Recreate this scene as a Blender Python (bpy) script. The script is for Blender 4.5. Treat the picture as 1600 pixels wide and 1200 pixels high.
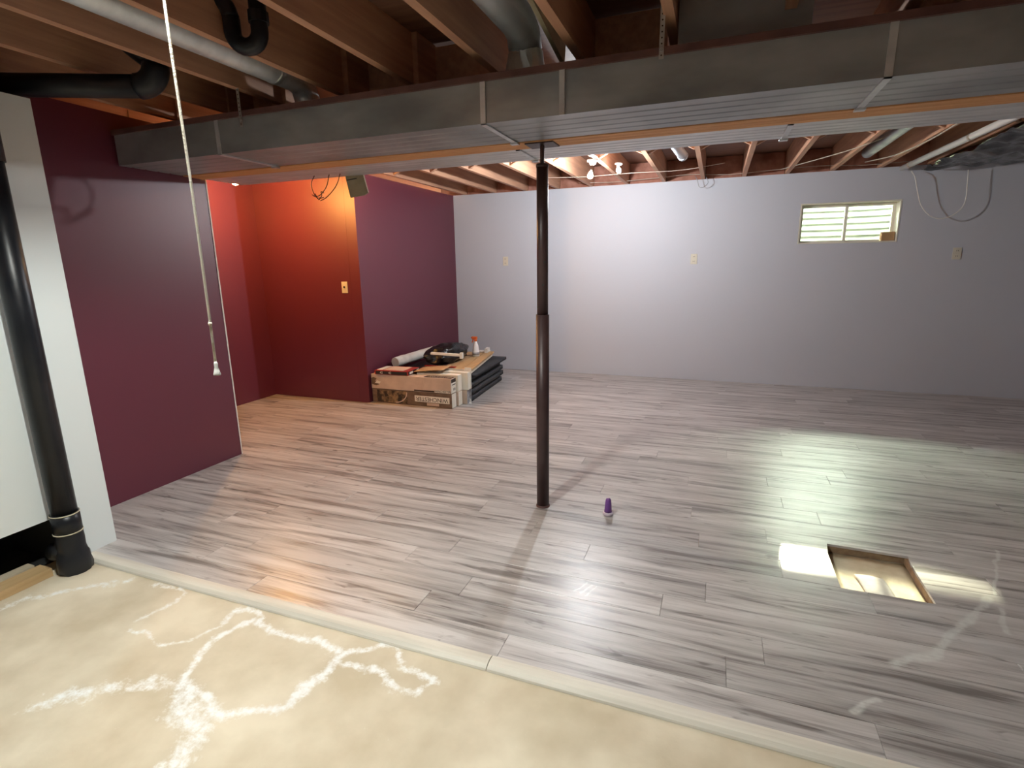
import bpy, bmesh, math, random
from mathutils import Vector, Matrix, noise
random.seed(7)
for o in list(bpy.data.objects): bpy.data.objects.remove(o)
SC = bpy.context.scene
COL = SC.collection
# ------------------------------------------------------------------ camera
cam_d = bpy.data.cameras.new('camera'); cam = bpy.data.objects.new('camera', cam_d); COL.objects.link(cam)
cam_d.sensor_width = 36; cam_d.lens = 830/1600*36; cam_d.clip_start = .02
cam.matrix_world = Matrix(((0.93532562, -0.06459151, 0.3478418, 0), (0.35347648, 0.21186634, -0.91113502, 0),
                           (-0.01484438, 0.97516183, 0.22099559, 1.415), (0, 0, 0, 1)))
SC.camera = cam
# ------------------------------------------------------------------ sky, sun, exposure
W = bpy.data.worlds.new('sky'); SC.world = W; W.use_nodes = True
bg = W.node_tree.nodes['Background']; bg.inputs[0].default_value = (.86, 1.0, .84, 1); bg.inputs[1].default_value = 180.0
sun_d = bpy.data.lights.new('sun', 'SUN'); sun_d.energy = 10; sun_d.angle = math.radians(.6); sun_d.color = (1, .93, .72)
sun = bpy.data.objects.new('sun', sun_d); COL.objects.link(sun)
sun.rotation_euler = Vector((-.455, -4.235, -1.93)).to_track_quat('-Z', 'Y').to_euler()
sun.location = (3, 12, 6)
VS = SC.view_settings
VS.view_transform = 'Standard'; VS.look = 'None'; VS.gamma = 1; VS.use_curve_mapping = False; VS.exposure = 0.16
BACK_BULB, SIDE_BULB, FRONT_BULB = 3850.0, 1800.0, 1250.0          # emission of the three lamps

# ------------------------------------------------------------------ materials
def mat(name, c1, c2=None, scale=6, stretch=(1, 1, 1), rough=.6, metal=0, bump=0, bscale=None, detail=4, spec=.5, lo=.35, hi=.65, coat=0):
    m = bpy.data.materials.new(name); m.use_nodes = True
    nt = m.node_tree; b = nt.nodes['Principled BSDF']
    b.inputs['Base Color'].default_value = (*c1, 1); b.inputs['Roughness'].default_value = rough
    b.inputs['Metallic'].default_value = metal; b.inputs['Specular IOR Level'].default_value = spec
    b.inputs['Coat Weight'].default_value = coat
    if c2 is None and not bump: return m
    g = nt.nodes.new('ShaderNodeNewGeometry'); mp = nt.nodes.new('ShaderNodeMapping'); mp.inputs['Scale'].default_value = stretch
    nt.links.new(g.outputs['Position'], mp.inputs['Vector'])
    if c2 is not None:
        n = nt.nodes.new('ShaderNodeTexNoise'); n.inputs['Scale'].default_value = scale; n.inputs['Detail'].default_value = detail
        nt.links.new(mp.outputs[0], n.inputs['Vector'])
        r = nt.nodes.new('ShaderNodeValToRGB'); r.color_ramp.elements[0].position = lo; r.color_ramp.elements[1].position = hi
        r.color_ramp.elements[0].color = (*c1, 1); r.color_ramp.elements[1].color = (*c2, 1)
        nt.links.new(n.outputs['Fac'], r.inputs[0]); nt.links.new(r.outputs[0], b.inputs['Base Color'])
    if bump:
        n2 = nt.nodes.new('ShaderNodeTexNoise'); n2.inputs['Scale'].default_value = bscale or scale; n2.inputs['Detail'].default_value = 3
        nt.links.new(mp.outputs[0], n2.inputs['Vector'])
        bp = nt.nodes.new('ShaderNodeBump'); bp.inputs['Strength'].default_value = bump; bp.inputs['Distance'].default_value = .01
        nt.links.new(n2.outputs['Fac'], bp.inputs['Height']); nt.links.new(bp.outputs[0], b.inputs['Normal'])
    return m

def wood(name, c1, c2, axis, rough=.65):
    s = [14, 14, 14]; s[axis] = .9
    return mat(name, c1, c2, scale=2.2, stretch=tuple(s), rough=rough, bump=.15, bscale=5, lo=.3, hi=.7)

SCUFFS = [(.677, 2.0, .76, 2.052, .022), (.76, 2.052, .833, 2.106, .026), (.833, 2.106, .979, 2.315, .024), (.979, 2.315, 1.05, 2.401, .030), (1.05, 2.401, 1.167, 2.576, .020), (1.20, 2.62, 1.274, 2.789, .010), (1.274, 2.789, 1.377, 3.058, .010),
          (1.135, 2.331, 1.150, 2.40, .018), (1.150, 2.40, 1.179, 2.50, .015), (.503, 1.72, .539, 1.766, .016), (.539, 1.766, .575, 1.792, .018), (-.50, 2.04, -.46, 2.12, .007), (-.475, 2.035, -.435, 2.115, .007), (-.45, 2.03, -.41, 2.11, .007)]
def laminate(name='grey_laminate', dark=(.20, .178, .170), mid=(.40, .37, .358), light=(.56, .53, .515)):
    m = bpy.data.materials.new(name); m.use_nodes = True; nt = m.node_tree; N = nt.nodes.new; Lk = nt.links.new
    b = nt.nodes['Principled BSDF']
    g = N('ShaderNodeNewGeometry'); oi = N('ShaderNodeObjectInfo')
    mul = N('ShaderNodeMath'); mul.operation = 'MULTIPLY'; mul.inputs[1].default_value = 37
    Lk(oi.outputs['Random'], mul.inputs[0])
    cv = N('ShaderNodeCombineXYZ'); Lk(mul.outputs[0], cv.inputs[0]); Lk(mul.outputs[0], cv.inputs[2])
    ad = N('ShaderNodeVectorMath'); ad.operation = 'ADD'; Lk(g.outputs['Position'], ad.inputs[0]); Lk(cv.outputs[0], ad.inputs[1])
    def ns(sx, sy, sc, det, dist=0):
        mp = N('ShaderNodeMapping'); mp.inputs['Scale'].default_value = (sx, sy, 1); Lk(ad.outputs[0], mp.inputs['Vector'])
        t = N('ShaderNodeTexNoise'); t.inputs['Scale'].default_value = sc; t.inputs['Detail'].default_value = det
        t.inputs['Distortion'].default_value = dist; Lk(mp.outputs[0], t.inputs['Vector']); return t
    a = ns(.8, 11, 2.0, 5, .6); f = ns(2.0, 60, 3, 3); k = ns(2.6, 12, 2.2, 2, 1.0)
    mx = N('ShaderNodeMath'); mx.operation = 'MULTIPLY_ADD'; mx.inputs[1].default_value = .24
    Lk(f.outputs['Fac'], mx.inputs[0])
    m2 = N('ShaderNodeMath'); m2.operation = 'MULTIPLY'; m2.inputs[1].default_value = .78; Lk(a.outputs['Fac'], m2.inputs[0]); Lk(m2.outputs[0], mx.inputs[2])
    r = N('ShaderNodeValToRGB'); e = r.color_ramp.elements; e[0].position = .38; e[0].color = (*dark, 1); e[1].position = .62; e[1].color = (*light, 1)
    q = e.new(.47); q.color = (*mid, 1)
    Lk(mx.outputs[0], r.inputs[0])
    kr = N('ShaderNodeValToRGB'); kr.color_ramp.elements[0].position = .64; kr.color_ramp.elements[1].position = .74
    kr.color_ramp.elements[0].color = (1, 1, 1, 1); kr.color_ramp.elements[1].color = (.55, .53, .52, 1); Lk(k.outputs['Fac'], kr.inputs[0])
    mm = N('ShaderNodeMix'); mm.data_type = 'RGBA'; mm.blend_type = 'MULTIPLY'; mm.inputs['Factor'].default_value = 1
    Lk(r.outputs[0], mm.inputs['A']); Lk(kr.outputs[0], mm.inputs['B'])
    hv = N('ShaderNodeHueSaturation'); vr = N('ShaderNodeMapRange'); vr.inputs['To Min'].default_value = .86; vr.inputs['To Max'].default_value = 1.1
    Lk(oi.outputs['Random'], vr.inputs['Value']); Lk(vr.outputs[0], hv.inputs['Value']); Lk(mm.outputs['Result'], hv.inputs['Color'])
    Lk(hv.outputs[0], b.inputs['Base Color'])
    b.inputs['Specular IOR Level'].default_value = .62
    # pale dusty drag marks worn into the surface (world positions on the floor)
    dn = N('ShaderNodeTexNoise'); dn.inputs['Scale'].default_value = 9; Lk(g.outputs['Position'], dn.inputs['Vector'])
    dsc = N('ShaderNodeVectorMath'); dsc.operation = 'MULTIPLY_ADD'; dsc.inputs[1].default_value = (.05, .05, 0); Lk(dn.outputs['Color'], dsc.inputs[0])
    Lk(g.outputs['Position'], dsc.inputs[2]); last = None
    for (ax, ay, bx, by, w) in SCUFFS:
        sub = N('ShaderNodeVectorMath'); sub.operation = 'SUBTRACT'; sub.inputs[1].default_value = (ax+.025, ay+.025, 0); Lk(dsc.outputs[0], sub.inputs[0])
        dx, dy = bx-ax, by-ay; l2 = dx*dx+dy*dy
        dt = N('ShaderNodeVectorMath'); dt.operation = 'DOT_PRODUCT'; dt.inputs[1].default_value = (dx/l2, dy/l2, 0); Lk(sub.outputs[0], dt.inputs[0])
        cl = N('ShaderNodeClamp'); Lk(dt.outputs['Value'], cl.inputs[0])
        sv = N('ShaderNodeVectorMath'); sv.operation = 'SCALE'; sv.inputs[0].default_value = (dx, dy, 0); Lk(cl.outputs[0], sv.inputs['Scale'])
        ds = N('ShaderNodeVectorMath'); ds.operation = 'DISTANCE'; Lk(sub.outputs[0], ds.inputs[0]); Lk(sv.outputs[0], ds.inputs[1])
        mr = N('ShaderNodeMapRange'); mr.interpolation_type = 'SMOOTHSTEP'; mr.inputs['From Min'].default_value = w; mr.inputs['From Max'].default_value = w*.25; Lk(ds.outputs['Value'], mr.inputs['Value'])
        if last is None: last = mr
        else:
            mxx = N('ShaderNodeMath'); mxx.operation = 'MAXIMUM'; Lk(last.outputs[0], mxx.inputs[0]); Lk(mr.outputs[0], mxx.inputs[1]); last = mxx
    sn = N('ShaderNodeTexNoise'); sn.inputs['Scale'].default_value = 40; sn.inputs['Detail'].default_value = 5; Lk(g.outputs['Position'], sn.inputs['Vector'])
    sm = N('ShaderNodeMath'); sm.operation = 'MULTIPLY'; Lk(last.outputs[0], sm.inputs[0]); Lk(sn.outputs['Fac'], sm.inputs[1])
    smx = N('ShaderNodeMix'); smx.data_type = 'RGBA'; Lk(sm.outputs[0], smx.inputs['Factor']); Lk(hv.outputs[0], smx.inputs['A']); smx.inputs['B'].default_value = (.74, .76, .72, 1)
    Lk(smx.outputs['Result'], b.inputs['Base Color'])
    rr = N('ShaderNodeMapRange'); rr.inputs['To Min'].default_value = .27; rr.inputs['To Max'].default_value = .42
    Lk(a.outputs['Fac'], rr.inputs['Value']); Lk(rr.outputs[0], b.inputs['Roughness'])
    bp = N('ShaderNodeBump'); bp.inputs['Strength'].default_value = .08; bp.inputs['Distance'].default_value = .004
    Lk(mx.outputs[0], bp.inputs['Height']); Lk(bp.outputs[0], b.inputs['Normal'])
    return m

def emit(name, c, s):
    m = bpy.data.materials.new(name); m.use_nodes = True; nt = m.node_tree; nt.nodes.clear()
    e = nt.nodes.new('ShaderNodeEmission'); e.inputs[0].default_value = (*c, 1); e.inputs[1].default_value = s
    o = nt.nodes.new('ShaderNodeOutputMaterial'); nt.links.new(e.outputs[0], o.inputs[0]); return m

def glass(name):
    m = bpy.data.materials.new(name); m.use_nodes = True; nt = m.node_tree; nt.nodes.clear()
    t = nt.nodes.new('ShaderNodeBsdfTransparent'); t.inputs[0].default_value = (.93, .96, .92, 1)
    g = nt.nodes.new('ShaderNodeBsdfGlossy'); g.inputs['Roughness'].default_value = .02
    f = nt.nodes.new('ShaderNodeFresnel'); f.inputs[0].default_value = 1.45
    mx = nt.nodes.new('ShaderNodeMixShader'); o = nt.nodes.new('ShaderNodeOutputMaterial')
    nt.links.new(f.outputs[0], mx.inputs[0]); nt.links.new(t.outputs[0], mx.inputs[1]); nt.links.new(g.outputs[0], mx.inputs[2])
    nt.links.new(mx.outputs[0], o.inputs[0]); return m

def deposit(name, base, attr, c, sc, base2=None):
    """concrete with a mineral bloom where the mesh attribute says so"""
    m = mat(name, base, base2, scale=3.2, detail=8, rough=.82, bump=.12, bscale=38, lo=.36, hi=.64)
    nt = m.node_tree; b = nt.nodes['Principled BSDF']; N = nt.nodes.new; Lk = nt.links.new
    src = b.inputs['Base Color'].links[0].from_socket
    at = N('ShaderNodeAttribute'); at.attribute_name = attr
    g = N('ShaderNodeNewGeometry'); n = N('ShaderNodeTexNoise'); n.inputs['Scale'].default_value = sc; n.inputs['Detail'].default_value = 8
    n.inputs['Roughness'].default_value = .7
    Lk(g.outputs['Position'], n.inputs['Vector'])
    a = N('ShaderNodeMath'); a.operation = 'MULTIPLY_ADD'; a.inputs[1].default_value = 1.0
    Lk(at.outputs['Fac'], a.inputs[0]); s = N('ShaderNodeMath'); s.operation = 'MULTIPLY_ADD'; s.inputs[1].default_value = 2.4; s.inputs[2].default_value = -1.2
    Lk(n.outputs['Fac'], s.inputs[0]); Lk(s.outputs[0], a.inputs[2])
    r = N('ShaderNodeValToRGB'); r.color_ramp.elements[0].position = .40; r.color_ramp.elements[1].position = 1.0; Lk(a.outputs[0], r.inputs[0])
    mu = N('ShaderNodeMath'); mu.operation = 'MULTIPLY'; mu.inputs[1].default_value = .88; Lk(r.outputs[0], mu.inputs[0])
    mx = N('ShaderNodeMix'); mx.data_type = 'RGBA'; Lk(mu.outputs[0], mx.inputs['Factor']); Lk(src, mx.inputs['A']); mx.inputs['B'].default_value = (*c, 1)
    Lk(mx.outputs['Result'], b.inputs['Base Color'])
    # faint speckle
    return m

M = dict(
 lam=laminate(), strip=wood('beige_strip', (.60, .55, .47), (.74, .69, .60), 0, .5),
 concrete=deposit('concrete', (.53, .445, .315), 'bloom', (.86, .87, .86), 34, (.72, .635, .49)),
 slab=mat('slab', (.42, .35, .25), (.52, .45, .34), 8, rough=.85),
 ply=wood('plywood', (.20, .10, .05), (.30, .16, .08), 0),
 purple=mat('purple_paint', (.125, .019, .040), rough=.45, bump=.03, bscale=220, spec=.75),
 lav=mat('lavender_paint', (.57, .60, .67), rough=.6, bump=.03, bscale=220, spec=.35),
 white=mat('white_paint', (.76, .80, .80), rough=.5, bump=.02, bscale=150),
 joist=wood('joist_wood', (.44, .23, .145), (.60, .33, .20), 1), beam=wood('beam_wood', (.58, .27, .10), (.74, .39, .17), 0),
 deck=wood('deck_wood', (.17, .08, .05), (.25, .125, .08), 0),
 galv=mat('galvanised_steel', (.58, .60, .63), (.72, .74, .77), 5, (1, 3, 3), .36, .45, .04, 14),
 galvd=mat('dull_galvanised', (.26, .275, .29), (.44, .465, .485), 2.2, (1, 1, 2.5), .40, .5, .04, 10),
 galvb=mat('bright_galvanised', (.55, .57, .58), (.68, .70, .70), 9, (1, 1, 1), .35, .85, .06, 22),
 dark=mat('dark_steel', (.042, .020, .020), (.075, .040, .038), 9, (1, 1, .4), .42, .1, .05, 30),
 abs=mat('black_pipe', (.006, .007, .010), (.014, .015, .019), 7, rough=.36, bump=.05, bscale=40, spec=.35),
 cream=mat('cream_line', (.62, .56, .42), rough=.6), whitep=mat('white_plastic', (.78, .77, .72), rough=.4),
 almond=mat('almond_plastic', (.72, .69, .58), rough=.4), slot=mat('slot_dark', (.03, .028, .025), rough=.7),
 carton=mat('carton', (.54, .41, .32), (.64, .50, .40), 9, rough=.75, bump=.03), cartond=mat('carton_print', (.13, .085, .055), (.20, .13, .085), 14, (1, 1, 2), rough=.7),
 cartonw=mat('carton_white', (.80, .76, .66), rough=.7), kraft=mat('kraft', (.42, .25, .12), (.52, .33, .17), 8, rough=.8), blackp=mat('black_print', (.02, .018, .018), rough=.6), ink=mat('brown_ink', (.035, .022, .015), rough=.7),
 redp=mat('red_print', (.33, .03, .02), rough=.5), photo=mat('picture_print', (.03, .02, .015), (.30, .20, .10), 16, rough=.6, lo=.42, hi=.6),
 grey=mat('grey_print', (.25, .25, .28), (.42, .42, .43), 25, rough=.7),
 bag=mat('black_bag', (.006, .006, .008), rough=.3, bump=.6, bscale=34), foam=mat('charcoal_foam', (.016, .017, .021), (.035, .036, .042), 12, rough=.6),
 paper=mat('white_paper', (.62, .59, .55), (.74, .71, .66), 12, rough=.8, bump=.3, bscale=22),
 pine=wood('pine_board', (.44, .27, .12), (.58, .38, .19), 1), pine_x=wood('pine_sill', (.46, .30, .14), (.58, .40, .21), 1),
 orange=mat('orange_plastic', (.75, .17, .05), rough=.4), bottle=mat('bottle_plastic', (.82, .82, .83), rough=.35),
 violet=mat('violet_plastic', (.17, .06, .28), rough=.4), lilac=mat('lilac_plastic', (.66, .54, .62), rough=.45),
 porcelain=mat('porcelain', (.78, .77, .73), rough=.3), cable=mat('white_cable', (.50, .44, .36), rough=.5), wire=mat('dark_wire', (.05, .018, .015), rough=.5),
 cord=mat('cord', (.78, .72, .60), rough=.5, bump=.4, bscale=240), pink=mat('insulation_pink', (.33, .135, .09), (.46, .22, .16), 9, rough=.95, bump=.5, bscale=20),
 plast=mat('vapour_plastic', (.015, .015, .016), (.05, .05, .049), 5, rough=.16, bump=.9, bscale=9), pvc=mat('pale_pvc', (.66, .65, .62), rough=.35), pvcb=mat('blue_white_pvc', (.60, .63, .68), rough=.4),
 flap=mat('flap_card', (.33, .28, .18), (.40, .35, .23), 9, rough=.8), bead=mat('white_bead', (.75, .72, .66), rough=.5), well=mat('well_steel', (.035, .036, .028), (.05, .051, .04), 6, rough=.7),
 vinyl=mat('vinyl_white', (.78, .76, .66), rough=.4), glass=glass('pane_glass'), ground=mat('soil', (.30, .27, .2), (.4, .36, .28), 5, rough=.9),
 flange=mat('flange_brown', (.10, .045, .04), (.15, .07, .06), 9, rough=.6),
 under=mat('underlay_cream', (.62, .52, .34), (.74, .64, .46), 14, rough=.7, bump=.2, bscale=40), cutedge=mat('cut_edge', (.24, .15, .09), (.36, .25, .15), 20, rough=.8), shade_black=mat('cavity_shade', (.012, .012, .012), rough=.9),
 bulb_w=emit('bulb_glow', (.90, .955, 1), BACK_BULB), bulb_s=emit('dim_bulb_glow', (.94, .98, 1), BACK_BULB*.03), bulb_o=emit('warm_bulb_glow', (1, .48, .11), SIDE_BULB), bulb_h=emit('added_bulb_glow', (1, .60, .24), SIDE_BULB*.42), bulb_f=emit('front_bulb_glow', (.95, 1, .95), FRONT_BULB),
)

# ------------------------------------------------------------------ geometry helpers (world coordinates)
class G:
    def __init__(s): s.v = []; s.f = []
    def add(s, v, f):
        n = len(s.v); s.v += [tuple(p) for p in v]; s.f += [tuple(i+n for i in q) for q in f]; return s
    def box(s, x0, x1, y0, y1, z0, z1, rot=0, c=None):
        v = [(x, y, z) for z in (z0, z1) for y in (y0, y1) for x in (x0, x1)]
        if rot:
            cx, cy = c or ((x0+x1)/2, (y0+y1)/2); a = math.cos(rot); b = math.sin(rot)
            v = [(cx+(x-cx)*a-(y-cy)*b, cy+(x-cx)*b+(y-cy)*a, z) for x, y, z in v]
        return s.add(v, [(0, 2, 3, 1), (4, 5, 7, 6), (0, 1, 5, 4), (2, 6, 7, 3), (0, 4, 6, 2), (1, 3, 7, 5)])
    def bar(s, a, b, w, h, up=(0, 0, 1)):
        a = Vector(a); b = Vector(b); d = (b-a).normalized(); u = Vector(up)
        sd = d.cross(u).normalized(); u = sd.cross(d).normalized(); v = []
        for p in (a, b):
            for i, j in ((-1, -1), (1, -1), (1, 1), (-1, 1)): v.append(p+sd*i*w/2+u*j*h/2)
        return s.add(v, [(3, 2, 1, 0), (4, 5, 6, 7), (0, 1, 5, 4), (1, 2, 6, 5), (2, 3, 7, 6), (3, 0, 4, 7)])
    def tube(s, pts, r, seg=10, caps=True):
        pts = [Vector(p) for p in pts]; rs = r if isinstance(r, (list, tuple)) else [r]*len(pts)
        n = len(s.v); d0 = (pts[1]-pts[0]).normalized(); u = Vector((0, 0, 1)) if abs(d0.z) < .9 else Vector((1, 0, 0))
        sd = d0.cross(u).normalized()
        for i, p in enumerate(pts):
            d = (pts[min(i+1, len(pts)-1)]-pts[max(i-1, 0)]).normalized()
            sd = (sd-d*sd.dot(d)).normalized(); up = d.cross(sd)
            for k in range(seg):
                a = 2*math.pi*k/seg; s.v.append(tuple(p+(sd*math.cos(a)+up*math.sin(a))*rs[i]))
        for i in range(len(pts)-1):
            for k in range(seg):
                k2 = (k+1) % seg; s.f.append((n+i*seg+k, n+i*seg+k2, n+(i+1)*seg+k2, n+(i+1)*seg+k))
        if caps:
            s.f.append(tuple(n+k for k in reversed(range(seg)))); m = n+(len(pts)-1)*seg; s.f.append(tuple(m+k for k in range(seg)))
        return s
    def lathe(s, prof, c=(0, 0, 0), seg=16, axis='Z'):
        n = len(s.v)
        for r, h in prof:
            for k in range(seg):
                a = 2*math.pi*k/seg
                q = (r*math.cos(a), r*math.sin(a), h)
                if axis == 'Y': q = (q[0], q[2], q[1])
                s.v.append((c[0]+q[0], c[1]+q[1], c[2]+q[2]))
        for i in range(len(prof)-1):
            for k in range(seg):
                k2 = (k+1) % seg; q = (n+i*seg+k, n+i*seg+k2, n+(i+1)*seg+k2, n+(i+1)*seg+k)
                s.f.append(q if axis == 'Z' else q[::-1])
        s.f.append(tuple(n+k for k in (reversed(range(seg)) if axis == 'Z' else range(seg)))); m = n+(len(prof)-1)*seg
        s.f.append(tuple(m+k for k in (range(seg) if axis == 'Z' else reversed(range(seg))))); return s
    def prism(s, poly, z0, z1):
        k = len(poly); v = [(x, y, z0) for x, y in poly]+[(x, y, z1) for x, y in poly]
        return s.add(v, [tuple(reversed(range(k))), tuple(range(k, 2*k))]+[(i, (i+1) % k, k+(i+1) % k, k+i) for i in range(k)])

ORG = {}
def obj(name, g, m, parent=None, smooth=False, bevel=0):
    xs = [p[0] for p in g.v]; ys = [p[1] for p in g.v]; zs = [p[2] for p in g.v]
    org = Vector(((min(xs)+max(xs))/2, (min(ys)+max(ys))/2, min(zs)))
    me = bpy.data.meshes.new(name); me.from_pydata([tuple(Vector(p)-org) for p in g.v], [], g.f); me.update()
    me.materials.append(M[m] if isinstance(m, str) else m)
    if smooth:
        for p in me.polygons: p.use_smooth = len(p.vertices) < 6
    o = bpy.data.objects.new(name, me); COL.objects.link(o); ORG[o.name] = org
    if parent is not None: o.parent = parent; o.location = org-ORG[parent.name]
    else: o.location = org
    if bevel:
        bv = o.modifiers.new('bevel', 'BEVEL'); bv.width = bevel; bv.segments = 2; bv.limit_method = 'ANGLE'
    return o
def tag(o, label=None, cat=None, group=None, kind=None):
    for k, v in (('label', label), ('category', cat), ('group', group), ('kind', kind)):
        if v: o[k] = v
    return o
def thing(name, label, cat, loc, group=None):
    o = bpy.data.objects.new(name, None); COL.objects.link(o); o.location = loc; ORG[o.name] = Vector(loc); o.empty_display_size = .05
    return tag(o, label, cat, group)
def struct(name, g, m, label, cat='wall', **k): return tag(obj(name, g, m, **k), label, cat, kind='structure')
def copy_at(o, parent, delta):
    c = o.copy(); COL.objects.link(c); c.parent = parent
    ORG[c.name] = ORG[o.name]+Vector(delta); c.location = ORG[c.name]-(ORG[parent.name] if parent else Vector((0, 0, 0)))
    return c
def copy_tree(root, delta, label):
    r = copy_at(root, None, delta); r['label'] = label
    def rec(a, b):
        for ch in list(a.children): rec(ch, copy_at(ch, b, delta))
    rec(root, r); return r
def text(name, body, size, m, parent, loc, rot, depth=.0006):
    cu = bpy.data.curves.new(name, 'FONT'); cu.body = body; cu.size = size; cu.extrude = depth; cu.align_x = 'CENTER'; cu.align_y = 'CENTER'
    t = bpy.data.objects.new(name+'_tmp', cu); COL.objects.link(t); bpy.context.view_layer.update()
    me = bpy.data.meshes.new_from_object(t.evaluated_get(bpy.context.evaluated_depsgraph_get())); bpy.data.objects.remove(t)
    me.materials.clear(); me.materials.append(M[m]); o = bpy.data.objects.new(name, me); COL.objects.link(o)
    o.parent = parent; o.location = Vector(loc)-ORG[parent.name]; o.rotation_euler = rot; ORG[o.name] = Vector(loc); return o
def arc(c, r, a0, a1, n, u, v):
    c, u, v = Vector(c), Vector(u), Vector(v)
    return [c+u*r*math.cos(a0+(a1-a0)*i/n)+v*r*math.sin(a0+(a1-a0)*i/n) for i in range(n+1)]
def spline(pts, n=8):
    P = [Vector(p) for p in pts]; P = [P[0]*2-P[1]]+P+[P[-1]*2-P[-2]]; out = []
    for i in range(1, len(P)-2):
        for k in range(n):
            t = k/n; a, b, c, d = P[i-1:i+3]
            out.append(.5*((2*b)+(c-a)*t+(2*a-5*b+4*c-d)*t*t+(3*b-a-3*c+d)*t*t*t))
    return out+[P[-2]]

# ------------------------------------------------------------------ the shell
YB, XL, XP, XR, TOP, DECK = 6.71, -3.36, -3.38, 3.7, 2.31, 2.545
RX, RY0, RY1 = -4.63, 2.92, 4.56          # recess: side wall, near end, rear wall
WX0, WX1, WZ0, WZ1 = .795, 1.712, 1.575, 1.995
g = G(); th = .24
g.box(XL-.1, WX0, YB, YB+th, -.05, TOP).box(WX1, XR+.2, YB, YB+th, -.05, TOP).box(WX0, WX1, YB, YB+th, -.05, WZ0).box(WX0, WX1, YB, YB+th, WZ1, TOP)
struct('wall_back', g, 'lav', 'long lavender grey painted wall with a small basement window')
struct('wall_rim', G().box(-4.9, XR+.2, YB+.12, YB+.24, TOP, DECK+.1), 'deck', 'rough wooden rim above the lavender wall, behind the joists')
struct('wall_left_rear', G().box(XL-.12, XL, RY1, YB, -.05, TOP), 'purple', 'purple wall behind the pile of cartons')
struct('wall_recess_rear', G().box(RX-.1, XL-.121, RY1, RY1+.1, -.05, TOP), 'purple', 'wall at the back of the recess, lit orange by the bare bulb')
struct('wall_recess_side', G().box(RX-.1, RX, RY0-.1, RY1, -.05, TOP), 'purple', 'side wall deep inside the recess, glowing red near its top')
g = G().box(XP-.1, XP, 1.3, RY0, -.05, TOP)
struct('wall_left_front', g, 'purple', 'dark purple wall between the white wall and the recess')
struct('wall_recess_front', G().box(RX, XP-.1, RY0-.1, RY0, -.05, 1.98), 'purple', 'hidden return of the purple wall at the near side of the recess')
struct('trim_1', G().box(XP-.004, XP+.004, RY0-.004, RY0+.005, 0, 2.03), 'bead', 'thin white corner bead on the edge of the front purple wall', 'trim')
WW = -2.92; ZC0 = -.0135
g = G().box(XP-.6, WW, -3, 1.44, .25, 2.165).box(WW-.014, WW, 1.44, 1.67, -.02, 2.165).box(XP-.6, WW-.0141, 1.657, 1.67, -.02, 2.165)
struct('wall_left_white', g, 'white', 'white wall at the left behind the black drain stack, cut open at its foot')
struct('wall_cavity_back', G().box(XP-.6, -3.35, -3, 1.438, -.02, .2495).box(XP-.6, WW-.0145, 1.4385, 1.6565, -.02, 2.16).box(-3.349, -3.031, -3, 1.438, ZC0, ZC0+.002), 'shade_black', 'black lining painted as the shade in the hollow behind the white wall foot')  # black lining: the shade inside the hollow is put into its colour
struct('wall_right', G().box(XR, XR+.2, -3, YB, -.05, DECK), 'lav', 'plain lavender grey wall at the right, out of view')
struct('wall_front', G().box(-4.2, XR+.2, -3.2, -3, -.05, DECK), 'white', 'plain white wall behind the viewer')
struct('wall_far_left', G().box(-4.95, -4.73, 1.2, YB+.2, -.05, DECK), 'deck', 'rough wall closing the space behind the recess')
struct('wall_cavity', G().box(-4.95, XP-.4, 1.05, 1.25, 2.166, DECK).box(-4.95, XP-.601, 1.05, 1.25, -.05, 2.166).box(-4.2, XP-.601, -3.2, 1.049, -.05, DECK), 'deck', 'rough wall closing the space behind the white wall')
# concrete floor: fine grid near the stains so that the mineral bloom can follow its own lines
STAINS = [
 ([(-1.70,1.09),(-1.75,1.23),(-1.74,1.39),(-1.70,1.42),(-1.61,1.40),(-1.47,1.40),(-1.35,1.41),(-1.24,1.38),(-1.23,1.31),(-1.24,1.21),(-1.25,1.12),(-1.36,1.05),(-1.42,1.01),(-1.54,1.05),(-1.66,1.07),(-1.70,1.09)], .022, 1.0),
 ([(-1.24,1.38),(-1.15,1.44),(-1.12,1.48),(-1.04,1.47),(-1.00,1.41),(-0.92,1.40),(-0.83,1.38),(-0.87,1.31),(-0.95,1.33),(-1.05,1.35),(-1.18,1.34)], .018, .9),
 ([(-1.82,1.38),(-1.84,1.45),(-1.79,1.47),(-1.68,1.44)], .018, .85), ([(-2.12,1.21),(-2.04,1.20),(-1.92,1.17),(-1.88,1.22),(-1.81,1.34)], .013, .85),
 ([(-2.16,1.26),(-2.14,1.37),(-2.16,1.47),(-2.25,1.48),(-2.36,1.45)], .013, .75), ([(-2.06,0.84),(-2.01,0.89),(-1.92,0.94),(-1.85,1.00),(-1.79,1.04),(-1.72,1.06)], .038, .8),
 ([(-2.83,1.11),(-2.81,1.18),(-2.72,1.25),(-2.60,1.37),(-2.50,1.46)], .024, .75), ([(-1.66,1.06),(-1.56,1.0),(-1.45,0.96),(-1.42,0.90),(-1.41,0.80)], .05, .85), ([(-1.24,1.36),(-1.23,1.28),(-1.25,1.16)], .03, .5)]
def bloom(x, y):
    w = Vector((x*9, y*9, 0)); dx = noise.noise(w)*.03; dy = noise.noise(w+Vector((31, 7, 3)))*.03
    p = Vector((x+dx, y+dy)); best = 0
    for pl, wd, st in STAINS:
        for a, b in zip(pl, pl[1:]):
            if min(a[0], b[0])-.25 > x or max(a[0], b[0])+.25 < x: continue
            a = Vector(a); b = Vector(b); t = max(0, min(1, (p-a).dot(b-a)/max((b-a).length_squared, 1e-9)))
            d = (p-a-(b-a)*t).length; best = max(best, st*math.exp(-(d/wd)**2*.85)*.97)
    return best
ZC = -.014
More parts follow.
